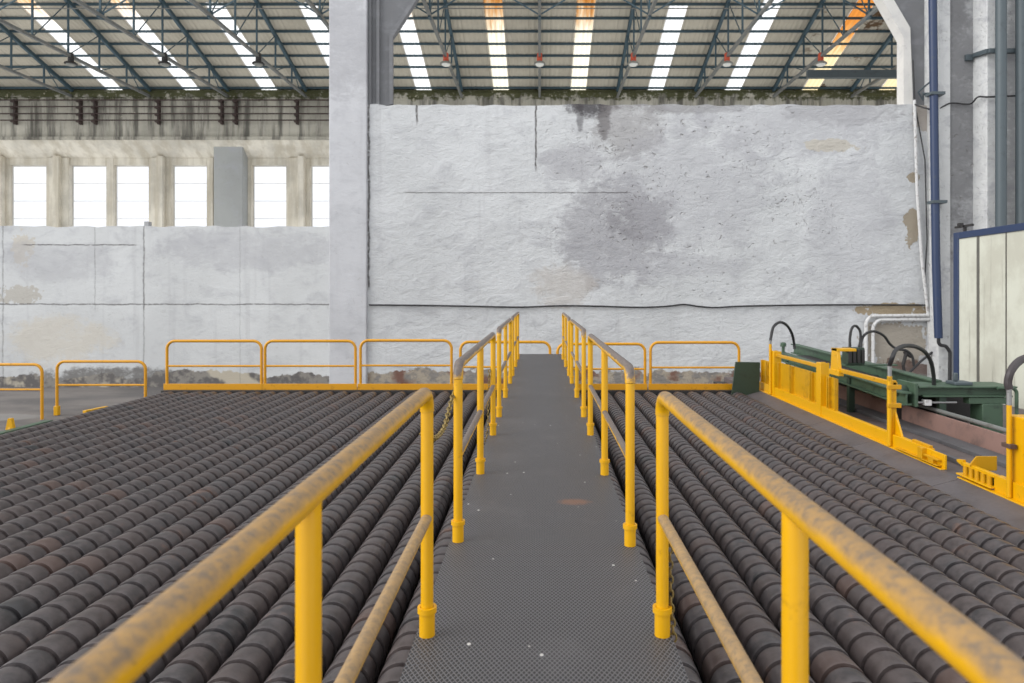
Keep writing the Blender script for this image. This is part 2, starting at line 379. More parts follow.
def struct(name, bm, mat, label=None, parent=None, **k):
    o = obj(name, bm, mat, parent, **k)
    if parent is None: o['kind'] = 'structure'
    if label: o['label'] = label
    return o
def thing(name, label, cat, loc=(0, 0, 0), group=None):
    o = bpy.data.objects.new(name, None); COL.objects.link(o); o.location = loc; o.empty_display_size = .2
    return tag(o, label, cat, group)
def copy_of(src, loc=None, label=None, parent=None):
    c = src.copy(); COL.objects.link(c)
    if parent is not None: c.parent = parent
    if loc is not None: c.location = loc
    if label: c['label'] = label
    for ch in list(src.children): copy_of(ch, parent=c)
    return c
ORD = ['first', 'second', 'third', 'fourth', 'fifth', 'sixth', 'seventh', 'eighth', 'ninth', 'tenth', 'eleventh', 'twelfth',
       'thirteenth', 'fourteenth', 'fifteenth', 'sixteenth', 'seventeenth', 'eighteenth', 'nineteenth', 'twentieth', 'twenty-first',
       'twenty-second', 'twenty-third', 'twenty-fourth', 'twenty-fifth', 'twenty-sixth', 'twenty-seventh', 'twenty-eighth']

# ------------------------------------------------------------------ floor
struct('floor', box(nb(), -30, 24, -2, WY + .6, -.3, 0), 'floor')

# ------------------------------------------------------------------ partition walls
def wall_bm(x0, x1, z_low, z_high, seed, y=WY, ledge=wz(305), ragged=True):
    """top edge a little uneven"""
    rnd = random.Random(seed); bm = nb(); poly = [(x0, 0), (x1, 0), (x1, z_high)]
    n = int((x1 - x0) / .35)
    for i in range(1, n): poly.append((x1 + (x0 - x1) * i / n, z_high + (rnd.uniform(-.05, .02) if ragged else 0)))
    poly.append((x0, z_high))
    prism(bm, poly, 'y', y, y + .55)
    return bm
struct('wall_left', wall_bm(-26, wx(331), 0, wz(226), 3), 'wall_left')
struct('wall_back', wall_bm(wx(366), 15.5, 0, wz(104.5), 5), 'wall_right')
bm = box(nb(), wx(330), wx(367.5), WY - .12, WY + .75, 0, 16.5)
struct('wall_pier', bm, 'pier', bevel=.03)
# gap line down the right edge of the pier is the real step between pier and wall
# portal frame standing on the wall top
bm = nb()
yl0, yl1 = WY + .05, WY + .5
prism(bm, [(wx(368), wz(104)), (wx(390), wz(104)), (wx(390), wz(36)), (wx(413), wz(0)), (wx(446), wz(-52)), (wx(368), wz(-52))], 'y', yl0 + .1, yl1)
fr = struct('trim_1', bm, 'frame_grey')
bm = nb()
prism(bm, [(wx(368), wz(104)), (wx(371), wz(104)), (wx(371), wz(-52)), (wx(368), wz(-52))], 'y', yl0, yl0 + .12)
prism(bm, [(wx(376), wz(104)), (wx(379), wz(104)), (wx(379), wz(-52)), (wx(376), wz(-52))], 'y', yl0, yl0 + .12)
prism(bm, [(wx(389), wz(104)), (wx(392.5), wz(104)), (wx(392.5), wz(36.5)), (wx(415), wz(1)), (wx(449), wz(-52)), (wx(444), wz(-52)), (wx(411), wz(0)), (wx(389), wz(35))], 'y', yl0 - .02, yl0 + .12)
struct('flange', bm, 'frame_grey', parent=fr)
bm = nb()
prism(bm, [(wx(904.5), wz(105)), (wx(914), wz(105)), (wx(911), wz(27)), (wx(894), wz(-2)), (wx(864), wz(-52)), (wx(852), wz(-52)), (wx(883), wz(-1)), (wx(904.5), wz(37))], 'y', yl0, yl1)
fr2 = struct('trim_2', bm, 'frame_white')
bm = nb()
prism(bm, [(wx(914), wz(105)), (wx(946), wz(105)), (wx(946), wz(-52)), (wx(866), wz(-52)), (wx(896), wz(-2)), (wx(912), wz(27))], 'y', yl0 + .12, yl1)
struct('web', bm, 'frame_grey', parent=fr2)

# stepped piers of the right-hand wall
YA = 22.75; XA = (948 - VX) * YA / F
XB = (973 - VX) * YA / F; YB = XB * F / (987 - VX)
struct('trim_6', box(nb(), (938.3 - VX) * (YA - .1) / F, XA + .02, YA - .1, WY + .2, 0, 16.5), 'pier_white', bevel=.015)  # pale strip added to carry the brightness of the pier's lit left side
struct('wall_right_pier', box(nb(), XA, XB + .1, YA, WY + .2, 0, 16.5), 'pier_grey', bevel=.02)
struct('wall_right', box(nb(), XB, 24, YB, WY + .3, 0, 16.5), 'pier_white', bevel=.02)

# ------------------------------------------------------------------ far bay: facade, windows, roof
FY = 36.0
fq = FY / F
def fx(x): return (x - VX) * fq
ZE = CZ + (HY - 90) * fq                     # eaves
SL = .309
bm = box(nb(), -40, 24, FY, FY + 1.6, CZ + (HY - 138.5) * fq, ZE)
box(bm, -40, 24, FY - .12, FY, CZ + (HY - 97.5) * fq, CZ + (HY - 93.5) * fq)     # weathered moulding under the eaves
box(bm, -40, 24, FY - .10, FY, CZ + (HY - 140) * fq, CZ + (HY - 137) * fq)
struct('wall_eaves_beam', bm, 'band')
GY = 37.0; gq = GY / F
def gx(x): return (x - VX) * gq
def gz(y): return CZ + (HY - y) * gq
WINX = [(13.5, 46), (73.5, 106), (117, 148.5), (174.5, 206.5), (254, 286), (312, 343), (370, 402)]
ZT, ZB = gz(165), gz(236)
bm = nb()
prism(bm, [(FY, CZ + (HY - 139) * fq), (FY + 1.6, CZ + (HY - 139) * fq), (FY + 1.6, gz(158)), (GY, gz(158))], 'x', -40, 24)   # splayed soffit
def gl(x): return (x - VX) * (GY + .3) / F
WINW = [(gl(a), gx(b)) for a, b in WINX]
edges = [-40] + [v for w in WINW for v in w] + [24]
for i in range(0, len(edges), 2): box(bm, edges[i], edges[i + 1], GY, GY + .3, 0, gz(158))
for w in WINW: box(bm, w[0], w[1], GY, GY + .3, ZT, gz(158)); box(bm, w[0], w[1], GY, GY + .3, 0, ZB)
for x in (3, 60, 163, 303, 352): box(bm, gx(x) - .16, gx(x) + .16, GY - .35, GY, 0, gz(157))     # ribs between the window bays
for x0, x1 in ((62, 70), (152, 160), (210, 214), (290, 301), (50, 57)): box(bm, gx(x0), gx(x1), GY - .12, GY, 0, gz(158))
struct('wall_facade', bm, 'facade', bevel=.02)
struct('wall_facade_column', box(nb(), fx(213.5) * 36.4 / 36, fx(243) * 36.4 / 36, 36.4, GY + .2, 0, CZ + (HY - 143) * 36.4 / F), 'facade_col', bevel=.04)
for k, (a, b) in enumerate(WINW):
    bm = nb(); y = GY + .22
    box(bm, a, a + .05, y, y + .05, ZB, ZT); box(bm, b - .05, b, y, y + .05, ZB, ZT)
    box(bm, a + .05, b - .05, y, y + .05, ZT - .05, ZT); box(bm, a + .05, b - .05, y, y + .05, ZB, ZB + .05)
    for j in (1, 2, 3): box(bm, a + .05, b - .05, y + .01, y + .04, ZB + (ZT - ZB) * j / 4 - .015, ZB + (ZT - ZB) * j / 4 + .015)
    f = struct('window_%d' % (k + 1), bm, 'frame_white')
    struct('pane', box(nb(), a + .05, b - .05, y + .045, y + .05, ZB + .05, ZT - .05), 'glass', parent=f)

def roof_z(s): return ZE + SL * s
SKY = {-22: ('sky_dirty', 6.6), -18: ('sky_dirty', 6.6), -14: ('sky_white', 5.95), -10: ('sky_white', 5.95), -6: ('sky_dirty', 6.6),
       -2: ('sky_mid', 12), 2: ('sky_mid', 12), 6: ('sky_white', 5.9), 10: ('sky_white', 12), 14: ('sky_orange', 8), 18: ('sky_orange', 8), -26: ('sky_white', 12)}
S_MAX = 12.5; SW = .40
ts = math.sqrt(1 + SL * SL)
def sheet(bm, x0, x1, s0, s1, lift=.16, th=.02, wave=.03):
    n = max(2, int((x1 - x0) / .11)); cols = []
    for i in range(n + 1):
        x = x0 + (x1 - x0) * i / n; h = lift + (wave if i % 2 else 0)
        cols.append([bm.verts.new((x, FY - s, roof_z(s) + h + d)) for s in (s0, s1) for d in (0, th)])
    for i in range(n):
        a, b = cols[i], cols[i + 1]
        for f in ((0, 2), (1, 3), (0, 1), (2, 3)): bm.faces.new((a[f[0]], a[f[1]], b[f[1]], b[f[0]]))
    for c in (cols[0], cols[-1]): bm.faces.new((c[0], c[1], c[3], c[2]))
    return bm
bm = nb(); xs = sorted(SKY); prev = -40
for x in xs:
    sheet(bm, prev, x - SW, -.5, S_MAX); top = SKY[x][1]
    if top < S_MAX: sheet(bm, x - SW, x + SW, top, S_MAX)
    prev = x + SW
sheet(bm, prev, 24, -.5, S_MAX)
struct('ceiling', bm, 'roof', angle=20)
NAMES = {-26: 'clear roof light strip, furthest left of the roof', -22: 'roof light strip at the left edge with a stained upper end', -18: 'roof light strip with a stained upper end, second from the left edge of the roof',
         -14: 'bright white roof light strip, second left of the tall white pier', -10: 'bright white roof light strip just left of the tall white pier',
         -6: 'white roof light strip beside the grey frame post right of the pier', -2: 'roof light strip browned at the top, left of the middle truss',
         2: 'roof light strip browned at the top, right of the middle truss', 6: 'clean white roof light strip, second right of the middle truss',
         10: 'long white roof light strip, third right of the middle truss', 14: 'orange stained roof light strip near the right end of the roof',
         18: 'short cream roof light strip beside the white frame post on the right'}
for x in xs:
    m, top = SKY[x]
    if x == -26: continue
    o = obj('skylight_strip', sheet(nb(), x - SW, x + SW, -.5, min(top, S_MAX), th=.006), m, angle=20)
    tag(o, NAMES[x], 'skylight', 'skylight strips in the roof')
bm = sheet(nb(), -26 - SW, -26 + SW, -.5, S_MAX); struct('trim_3', bm, 'roof', angle=20)
# purlins
for k in range(0, 15):
    s = .85 * k; y, z = FY - s, roof_z(s)
    bm = nb(); box(bm, -40, 24, y - .03, y + .03, z + .055, z + .155)
    nm = 'teal purlin along the eaves beam' if k == 0 else 'teal roof purlin, %s up from the eaves' % ORD[k - 1]
    if k > 8: continue
    tag(obj('purlin', bm, 'teal'), nm, 'purlin', 'purlins under the roof sheets')
# trusses: chord lines run towards the camera
ZC = 13.08
def truss(i):
    x = 4.0 * i
    if i == 0: nm = 'middle teal roof truss straight above the walkway end'
    elif i < 0: nm = 'teal roof truss, %s left of the middle truss' % ORD[-i - 1]
    else: nm = 'teal roof truss, %s right of the middle truss' % ORD[i - 1]
    r = thing('roof_truss', nm, 'truss', (x, FY - .1, ZC), 'roof trusses of the far bay')
    s1 = S_MAX
    top = lambda s: Vector((x, FY - s, roof_z(s) - .04)); bot = lambda s: Vector((x, FY - s, ZC + .16))
    obj('top_chord', bar(nb(), top(.05), top(s1), .13, .17), 'teal', r)
    obj('bottom_chord', bar(nb(), bot(.05), bot(s1), .11, .12), 'chord', r)
    nodes = [2.1, 4.2, 6.3, 8.4, 10.5]
    for s in nodes: obj('web_post', bar(nb(), bot(s), top(s), .065, .065), 'teal', r)
    prevs = 0.9
    for s in nodes:
        obj('web_diagonal', bar(nb(), top(prevs) if s != 2.1 else bot(.9), bot(s) if s != 2.1 else top(2.1), .032, .032), 'teal', r)
        prevs = s
    g = nb(); box(g, x - .05, x + .05, FY - 10.66, FY - 10.34, ZC + .06, ZC + .34); obj('gusset', g, 'teal', r)
for i in range(-7, 5): truss(i)
# sway braces and a long tie rod in the plane of the truss nodes
yb = FY - 10.5
for i in range(-7, 5):
    x = 4.0 * i; w = 'middle truss' if i == 0 else 'truss %s %s of the middle' % (ORD[abs(i) - 1], 'left' if i < 0 else 'right')
    bm = nb()
    for sg in (-1, 1): bar(bm, (x + sg * .06, yb, ZC + .22), (x + sg * 1.95, yb, ZC + 1.35), .045, .045)
    tag(obj('sway_brace', bm, 'teal'), 'V shaped teal brace at the foot of the %s' % w, 'brace', 'sway braces between the trusses')
tag(obj('tie_rod', tube(nb(), [(-34, FY - 7.0, 14.93), (20, FY - 7.0, 14.93)], .025, 8), 'chord'), 'thin pale tie rod running across below the purlins', 'rod')

# pendant lamps under the truss feet
def lamp(i, lit, label, Yl=30.0, dx=0.0, globe=False):
    x = 4.0 * i + dx; zc = ZC - .14
    r = thing('pendant_lamp', label, 'lamp', (x, Yl, zc), 'pendant lamps under the trusses')
    obj('cap', lathe(nb(), [(0, .10), (.04, .12), (.34, .11), (.38, .05)], (x, Yl - .13, zc + .08), (0, 0, 1), 14), 'lamp_red' if lit else 'black', r)
    obj('lamp_shade', lathe(nb(), [(0, .26), (.04, .25), (.08, .2), (.12, .11)], (x, Yl - .13, zc - .03), (0, 0, 1), 20), 'lamp_grey' if lit else 'black', r)
    obj('diffuser', lathe(nb(), [(0, .15), (.05, .19), (.07, .18)], (x, Yl - .13, zc - .10), (0, 0, 1), 20), 'lamp_white' if lit else 'lamp_grey', r)
lamp(-1, True, 'pendant lamp with orange cap, first left of the middle truss')
lamp(0, True, 'pendant lamp with orange cap hanging at the middle truss')
lamp(1, True, 'pendant lamp with orange cap, first right of the middle truss')
lamp(2, True, 'pendant lamp with orange cap, second right of the middle truss')
lamp(3, True, 'pendant lamp with orange cap beside the orange roof light on the right')
lamp(-3, False, 'dark capped pendant lamp nearest left of the tall white pier')
lamp(-4, False, 'dark capped pendant lamp with white bulb, second left of the tall white pier')
lamp(-5, False, 'dark capped pendant lamp furthest left under the roof')

# conduits on the eaves beam
for k, y in enumerate((101.5, 108, 115, 121.5)):
    z = CZ + (HY - y) * fq
    tag(obj('conduit', tube(nb(), [(-33, FY - .28, z), (fx(352), FY - .28, z)], .035, 8), 'rust_pipe'),
        'rusty conduit along the eaves beam, %s from the top' % ORD[k], 'pipe', 'conduits along the eaves beam')
for k, x in enumerate((17, 82, 97, 160, 223, 237, 298)):
    bm = box(nb(), fx(x) - .05, fx(x) + .05, FY - .20, FY, CZ + (HY - 125) * fq, CZ + (HY - 100) * fq)
    for y in (101.5, 108, 115, 121.5): box(bm, fx(x) - .09, fx(x) + .09, FY - .36, FY - .16, CZ + (HY - y) * fq - .11, CZ + (HY - y) * fq - .042)
    tag(obj('pipe_bracket', bm, 'rust_pipe'), 'rusty pipe bracket on the eaves beam, %s from the left' % ORD[k], 'bracket', 'pipe brackets on the eaves beam')
tag(obj('steel_beam', box(nb(), (807 - VX) * 31.0 / F, (910 - VX) * 31.0 / F, 30.9, 31.1, CZ + (HY - 78) * 31 / F, CZ + (HY - 70.5) * 31 / F), 'slate_pipe'),
    'blue grey beam hanging below the right end of the roof', 'beam')
tag(obj('pipe_stub', box(nb(), wx(142), wx(147), WY + .1, WY + .3, wz(226.5), wz(221)), 'pier_grey', bevel=.02), 'small concrete stub on top of the left wall', 'stub')

# ------------------------------------------------------------------ roller bed
RT = .70; PITCH = .36; RR = .163; XR = 5.04
RING = .215; Y0, Y1 = 2.2, 17.45
prof = [(0, .06), (.0, RR * .9)]; yy = .02
while yy + RING < Y1 - Y0:
    prof += [(yy, RR * .83), (yy + .024, RR * .83), (yy + .028, RR * .975), (yy + .042, RR), (yy + RING * .6, RR * .985), (yy + RING - .012, RR * .945), (yy + RING - .004, RR * .90)]
    if abs(yy - 9.1) < RING / 2: prof[-6:-3] = [(yy, RR * .72), (yy + .055, RR * .72), (yy + .06, RR * .97)]; prof[-3] = (yy + .075, RR)
    yy += RING
prof += [(Y1 - Y0, RR * .86), (Y1 - Y0, .06)]
def roller_mesh():
    return lathe(nb(), prof, (0, 0, 0), (0, 1, 0), 28)
proto = None; rows = []
for k in range(40):
    x = XR - PITCH / 2 - PITCH * k
    if abs(x) < .5: continue
    rows.append(x)
lefts = [x for x in rows if x < 0]; rights = [x for x in reversed(rows) if x > 0]
for side, lst in (('left', lefts), ('right', rights)):
    for i, x in enumerate(lst):
        if i == 0: lab = 'ribbed dark steel roller next to the walkway on its %s' % side
        elif i == len(lst) - 1: lab = 'outermost ribbed dark steel roller along the %s edge of the bed' % side
        elif i < len(ORD): lab = 'ribbed dark steel roller, %s row %s of the walkway' % (ORD[i], side)
        if proto is None:
            proto = obj('ribbed_roller', roller_mesh(), 'roller', angle=28); o = proto
            tag(o, lab, 'roller', 'ribbed rollers of the bed')
        else: o = copy_of(proto, label=lab)
        o.location = (x, Y0 - random.uniform(0, .07), RT - RR)
        o.rotation_euler = (0, random.uniform(0, 6.28), 0)
# bed frame round the rollers
XL = XR - PITCH * 40
bf = thing('bed_frame', 'dark steel frame carrying the ribbed rollers', 'frame', (0, 10, 0))
obj('end_beam', box(nb(), XL - .1, XR, Y1 + .02, Y1 + .42, 0, RT - .01), 'black', bf, .01)
obj('end_beam', box(nb(), XL - .1, XR, Y0 - .62, Y0 - .24, 0, RT - .06), 'black', bf, .01)
obj('side_beam', box(nb(), XL - .22, XL - .02, Y0 - .6, Y1 + .4, 0, RT - .22), 'black', bf, .01)
obj('pan', box(nb(), XL - .02, XR, Y0 - .24, Y1 + .02, .02, .16), 'black', bf)

# ------------------------------------------------------------------ walkway bridge and its handrails
DZ = CZ - 1.5; DX0, DX1 = -.545, .58
wk = thing('walkway', 'dark diamond tread walkway bridge running over the rollers', 'walkway', (0, 8, DZ))
bm = nb(); box(bm, DX0, DX1, -1.6, 17.5, DZ - .012, DZ); obj('deck_plate', bm, 'deck', wk)
for x in (DX0 + .02, DX1 - .1):
    obj('side_beam', box(nb(), x, x + .08, -1.6, 17.48, DZ - .13, DZ - .012), 'black', wk)
for y in (1.2, 17.48):
    for x in (-.28, .25): obj('leg', box(nb(), x, x + .08, y, y + .07, 0 if y < 2 else RT - .01, DZ - .012), 'black', wk)

MZ = CZ - .985
POSTR, RAILR = .0275, .0305
def handrail(side, n, ya, yb_, where):
    x = -.495 if side == 'left' else .540
    RZ = CZ - (.431 if side == 'left' else .447)
    ym = (ya + yb_) / 2
    r = thing('handrail', 'yellow handrail section along the %s side of the walkway, %s' % (side, where), 'handrail', (x, ym, DZ), 'handrail sections of the walkway')
    top = RZ
    pth = fillet([(x, ya, DZ), (x, ya, top), (x, yb_, top), (x, yb_, DZ)], .085, 8)
    # rail frame: bent top rail flowing into both end posts
    i0 = next(i for i, p in enumerate(pth) if p.z > top - .088) ; i1 = len(pth) - 1 - i0
    obj('end_post', tube(nb(), [pth[0], pth[i0]], POSTR, 18), 'yellow', r)
    obj('end_post', tube(nb(), [pth[-1], pth[i1]], POSTR, 18), 'yellow', r)
    obj('top_rail', tube(nb(), pth[i0:i1 + 1], RAILR, 18), 'rail_near' if n == 0 else 'rail_far', r, label='top rail with paint worn to bare metal')
    obj('mid_post', tube(nb(), [(x, ym, DZ), (x, ym, top - .01)], POSTR, 18), 'yellow', r)
    obj('knee_rail', tube(nb(), [(x, ya + .01, MZ), (x, yb_ - .01, MZ)], .0235, 14), 'rail_mid' if n == 0 else 'rail_far', r)
    for y in (ya, ym, yb_):
        s = obj('post_socket', lathe(nb(), [(0, .0345), (.12, .0345)], (x, y, DZ), (0, 0, 1), 20), 'yellow', r)
        c = nb(); lathe(c, [(0, .034), (.0, .0425), (.024, .0425), (.024, .03), (.018, .029)], (x, y, DZ + .102), (0, 0, 1), 20)
        obj('collar', c, 'yellow', s)
SEC = [(-.12, 3.08, 'nearest the camera'), (4.25, 7.45, 'second from the camera'), (8.55, 11.75, 'third from the camera'), (12.85, 16.05, 'furthest from the camera')]
for side in ('left', 'right'):
    for n, (a, b, w) in enumerate(SEC):
        a2 = {('left', 0): -.08, ('right', 0): -.12, ('right', 1): 4.18}.get((side, n), a)
        handrail(side, n, a2, b, w)

# chains
def chain(pts, label, link=.042, wire=.0045):
    pth = spline(pts, 40); L = 0; cur = 0; bm = nb(); flip = 0; last = pth[0]
    acc = 0
    for i in range(1, len(pth)):
        acc += (pth[i] - pth[i - 1]).length
        if acc >= link * .74:
            acc = 0; c = (pth[i] + last) / 2; d = (pth[i] - last).normalized(); last = pth[i]
            s, u = frame_of(d); w = (s if flip else u); w2 = (u if flip else s); flip ^= 1
            ring = []
            for k in range(12):
                t = k * 2 * PI / 12; ring.append(c + d * math.cos(t) * link * .5 + w * math.sin(t) * link * .3)
            rings = []
            for k in range(12):
                rad = (ring[k] - c).normalized()
                rings.append([bm.verts.new(ring[k] + rad * math.cos(t * PI / 3) * wire + w2 * math.sin(t * PI / 3) * wire) for t in range(6)])
            for k in range(12):
                for t in range(6):
                    bm.faces.new((rings[k][t], rings[k][(t + 1) % 6], rings[(k + 1) % 12][(t + 1) % 6], rings[(k + 1) % 12][t]))
    return tag(obj('safety_chain', bm, 'brass_chain'), label, 'chain')
xl = -.495
chain([(xl - .03, 4.27, CZ - .60), (xl - .035, 4.09, CZ - .678), (xl - .035, 3.9, CZ - .74), (xl - .035, 3.65, CZ - .742), (xl - .035, 3.45, CZ - .71), (xl - .03, 3.11, CZ - .62)],
      'brassy safety chain hung across the gap between the first two left handrails', .04, .005)
chain([(xl - .035, 7.42, CZ - .80), (xl - .045, 7.40, CZ - 1.1), (xl - .05, 7.38, CZ - 1.40), (xl - .07, 7.36, CZ - 1.56)],
      'short loose chain dangling from the far post of the second left handrail', .04, .005)
chain([(.575, 3.10, CZ - 1.05), (.578, 3.10, CZ - 1.25), (.58, 3.09, CZ - 1.38), (.592, 3.08, CZ - 1.53)],
      'loose chain dangling beside the far post of the nearest right handrail', .04, .005)

# ------------------------------------------------------------------ fences at the far end of the bed
def fence(x0, x1, ytop, Y, zbot, label, toe, mid=25.0, foot=None, r=.036, split=True):
    a, b = (x0 - VX) * Y / F, (x1 - VX) * Y / F; zt = CZ + (HY - ytop) * Y / F; zm = zt - mid * Y / F
    g = thing('guard_fence', label, 'fence', ((a + b) / 2, Y, zbot), 'yellow guard fences behind the rollers')
    pth = fillet([(a, Y, zbot), (a, Y, zt), (b, Y, zt), (b, Y, zbot)], .2, 8)
    obj('frame_tube', tube(nb(), pth, r, 12), 'ochre', g)
    obj('mid_rail', tube(nb(), [(a, Y, zm), (b, Y, zm)], r * .72, 10), 'ochre', g)
    if toe: obj('toe_board', box(nb(), a - .06, b + .05, Y - .06, Y - .035, CZ + (HY - 389.5) * Y / F, CZ + (HY - 383.5) * Y / F), 'ochre', g, .004)
    if foot:
        obj('foot', box(nb(), a - .055, a + .055, Y - .055, Y + .055, 0, .24), 'yellow', g, .01)
FENY = 17.66
fl = [(167, 261.5, 341), (265, 355.5, 341), (360.5, 451.5, 340.5), (460.5, 550, 342), (557.5, 645, 344), (650.5, 739, 342.5)]
fn = ['yellow guard fence with toe board, leftmost of those behind the roller ends', 'yellow guard fence with toe board, second from left behind the roller ends',
      'yellow guard fence with toe board just left of the far handrails', 'yellow guard fence passing behind the left handrails at the walkway end',
      'yellow guard fence passing behind the right handrails at the walkway end', 'yellow guard fence beside the dark green plate on the right']
for (a, b, t), n in zip(fl, fn): fence(a, b, t, FENY, RT, n, True)
fence(-52, 42, 364.5, 17.3, 0.0, 'yellow floor fence at the left edge of the picture', False, 25, None)
fence(57, 145.5, 361.5, 17.9, 0.0, 'yellow floor fence standing left of the bed before the stained wall', False, 23.5, True)
# bits along the left edge of the bed
gb = thing('guide_beam', 'green beam lying along the left edge of the roller bed', 'beam', (-9.75, 12, 0))
obj('channel', box(nb(), -9.82, -9.66, 8, 13.9, .42, .6), 'green', gb, .01)
for y in (8.5, 11, 13.5): obj('stand', box(nb(), -9.8, -9.68, y, y + .12, 0, .42), 'green_dark', gb, .01)
bm = nb(); prism(bm, [(-9.98, .44), (-9.78, .44), (-9.85, .78), (-9.91, .78)], 'y', 13.04, 13.11)
prism(bm, [(12.98, .44), (13.18, .44), (13.08, .74)], 'x', -9.9, -9.86)
br = obj('marker_bracket', bm, 'yellow'); tag(br, 'small yellow gusset bracket by the green beam at the left edge', 'bracket')
obj('bracket_post', box(nb(), -9.92, -9.85, 13.05, 13.10, 0, .44), 'rust_dark', br)
yb2 = nb(); bar(yb2, (-9.72, 14.95, .58), (-9.62, 15.55, .58), .09, .06)
bar(yb2, (-9.72, 15.0, .0), (-9.72, 15.0, .56), .06, .06); bar(yb2, (-9.64, 15.4, .0), (-9.64, 15.4, .56), .06, .06)
tag(obj('stop_bar', yb2, 'yellow', bevel=.006), 'short yellow bar beside the left edge of the rollers', 'bar')
bm = box(nb(), -10.4, -10.25, 11.5, 14.6, 0, .12); box(bm, -10.36, -10.29, 11.5, 14.6, .12, .2)
tag(obj('floor_rail', bm, 'rust_dark', bevel=.005), 'rusty rail lying on the floor behind the green beam', 'rail')

# ------------------------------------------------------------------ right side: apron, barrier, green conveyor
struct('trim_4', box(nb(), XR + .05, 10.2, 4, 20.5, 0, RT - .16), 'black')
bm = box(nb(), 5.4, 10.2, 4, 20.5, RT - .16, RT - .03); struct('trim_5', bm, 'plinth')
for y0, y1, w in ((4, 9.05, 'nearest the right edge of the picture'), (9.06, 11.4, 'in front of the gap in the barrier'), (11.41, 13.2, 'in the middle of the barrier'), (13.21, 17.5, 'at the far end beside the green plate')):
    bm = nb(); prism(bm, [(XR + .02, RT - .13), (5.40, RT - .03), (5.52, RT - .03), (5.52, RT + .0), (5.40, RT + .0), (XR + .02, RT - .09)], 'y', y0, y1)
    tag(obj('apron_plate', bm, 'apron'), 'grey steel apron plate along the rollers, ' + w, 'plate', 'apron plates beside the rollers')
for x0, x1, z, w in ((6.5, 6.84, .03, 'dark grey guide strip at the foot of the red brown plate'), (5.95, 6.02, .04, 'narrow dark rail behind the yellow barrier')):
    tag(obj('guide_strip', box(nb(), x0, x1, 5, 17.2, RT - .03, RT + z), 'strip', bevel=.005), w, 'strip')
tag(obj('kerb_plate', box(nb(), 6.88, 6.93, 5, 18, RT - .03, CZ - 2.09), 'red_rust', bevel=.008), 'long red brown upright plate behind the yellow barrier', 'plate')
tag(obj('edge_pipe', tube(nb(), [(6.97, 6, CZ - 2.04), (6.97, 11.6, CZ - 2.04), (6.97, 14.6, CZ - 2.04)], .035, 10), 'chord'), 'pale pipe lying along the top of the red brown plate', 'pipe')
# dark green end plate
gp = nb(); prism(gp, [(4.72, RT - .1), (5.40, RT - .1), (5.42, 1.42), (4.82, 1.43)], 'y', 17.2, 17.26)
box(gp, 5.1, 5.16, 17.26, 17.5, RT - .1, 1.2)
tag(obj('end_plate', gp, 'green_dark', bevel=.006), 'dark green plate standing at the far right corner of the rollers', 'plate')

BX = 5.56
b1 = thing('safety_barrier', 'long yellow barrier with upright sheet panels along the right of the rollers', 'barrier', (BX, 13.5, RT))
bm = nb(); box(bm, BX - .03, BX, 9.55, 17.85, RT, RT + .2); box(bm, BX, BX + .06, 9.95, 17.55, RT + .175, RT + .2)
box(bm, BX - .09, BX - .03, 9.55, 17.95, RT - .005, RT + .012)
obj('toe_plate', bm, 'yellow', b1, .005)
def cpost(y, w, ztop, parent, m='yellow'):
    bm = nb(); box(bm, BX - .045, BX + .0, y - w / 2, y + w / 2, RT, ztop); box(bm, BX, BX + .13, y - w / 2, y - w / 2 + .03, RT, ztop); box(bm, BX, BX + .13, y + w / 2 - .03, y + w / 2, RT, ztop)
    return obj('post', bm, m, parent, .005)
YPA, YPB, YPC = 16.6, 13.85, 11.0
cpost(YPA, .26, CZ - 1.35, b1); cpost(YPB, .22, CZ - 1.355, b1)
bm = box(nb(), BX - .02, BX + .05, YPC + .0, YPC + .13, RT, CZ - 1.36); prism(bm, [(YPC - .22, RT + .2), (YPC, RT + .2), (YPC, RT + .55)], 'x', BX + .02, BX + .05)
obj('post', bm, 'yellow', b1, .005)
obj('riser_pipe', tube(nb(), [(BX - .06, YPC, RT + .02), (BX - .06, YPC, CZ - 1.29)], .038, 12), 'yellow', b1)
obj('riser_pipe', tube(nb(), [(BX - .07, YPA + .05, RT + .02), (BX - .07, YPA + .05, CZ - 1.19)], .035, 12), 'yellow', b1)
for z in (CZ - 1.46, CZ - 1.75): obj('pipe_clamp', box(nb(), BX - .10, BX + .11, YPC - .04, YPC + .02, z - .035, z + .035), 'yellow_old', b1, .006)
# top rails
bm = bar(nb(), (BX + .03, YPB, CZ - 1.44), (BX + .03, YPA, CZ - 1.44), .07, .07); obj('top_rail', bm, 'yellow_old', b1, .006)
bm = bar(nb(), (BX + .03, YPC, CZ - 1.42), (BX + .03, 13.25, CZ - 1.42), .07, .07); obj('top_rail', bm, 'yellow_old', b1, .006)
bm = nb(); prism(bm, [(12.95, CZ - 1.5), (13.35, CZ - 1.5), (13.28, CZ - 1.02), (13.05, CZ - 1.02)], 'x', BX - .02, BX + .04)
box(bm, BX - .02, BX + .34, 13.03, 13.3, CZ - 1.07, CZ - 1.02); box(bm, BX - .04, BX + .06, 12.93, 13.37, CZ - 1.52, CZ - 1.42)
obj('upper_bracket', bm, 'yellow', b1, .005)
for (a, b) in ((13.2, 13.5), (13.55, 14.35), (14.42, 15.5), (15.57, 16.35), (16.8, 17.12), (17.2, 17.6)):
    bm = nb(); zt = CZ - 1.6 - (0.05 if a > 16.6 else 0)
    box(bm, BX + .06, BX + .075, a, b, RT + .15, zt); box(bm, BX + .0, BX + .075, b - .02, b, RT + .15, zt); box(bm, BX + .0, BX + .06, a, a + .02, RT + .15, zt)
    obj('sheet_panel', bm, 'amber', b1, .004)
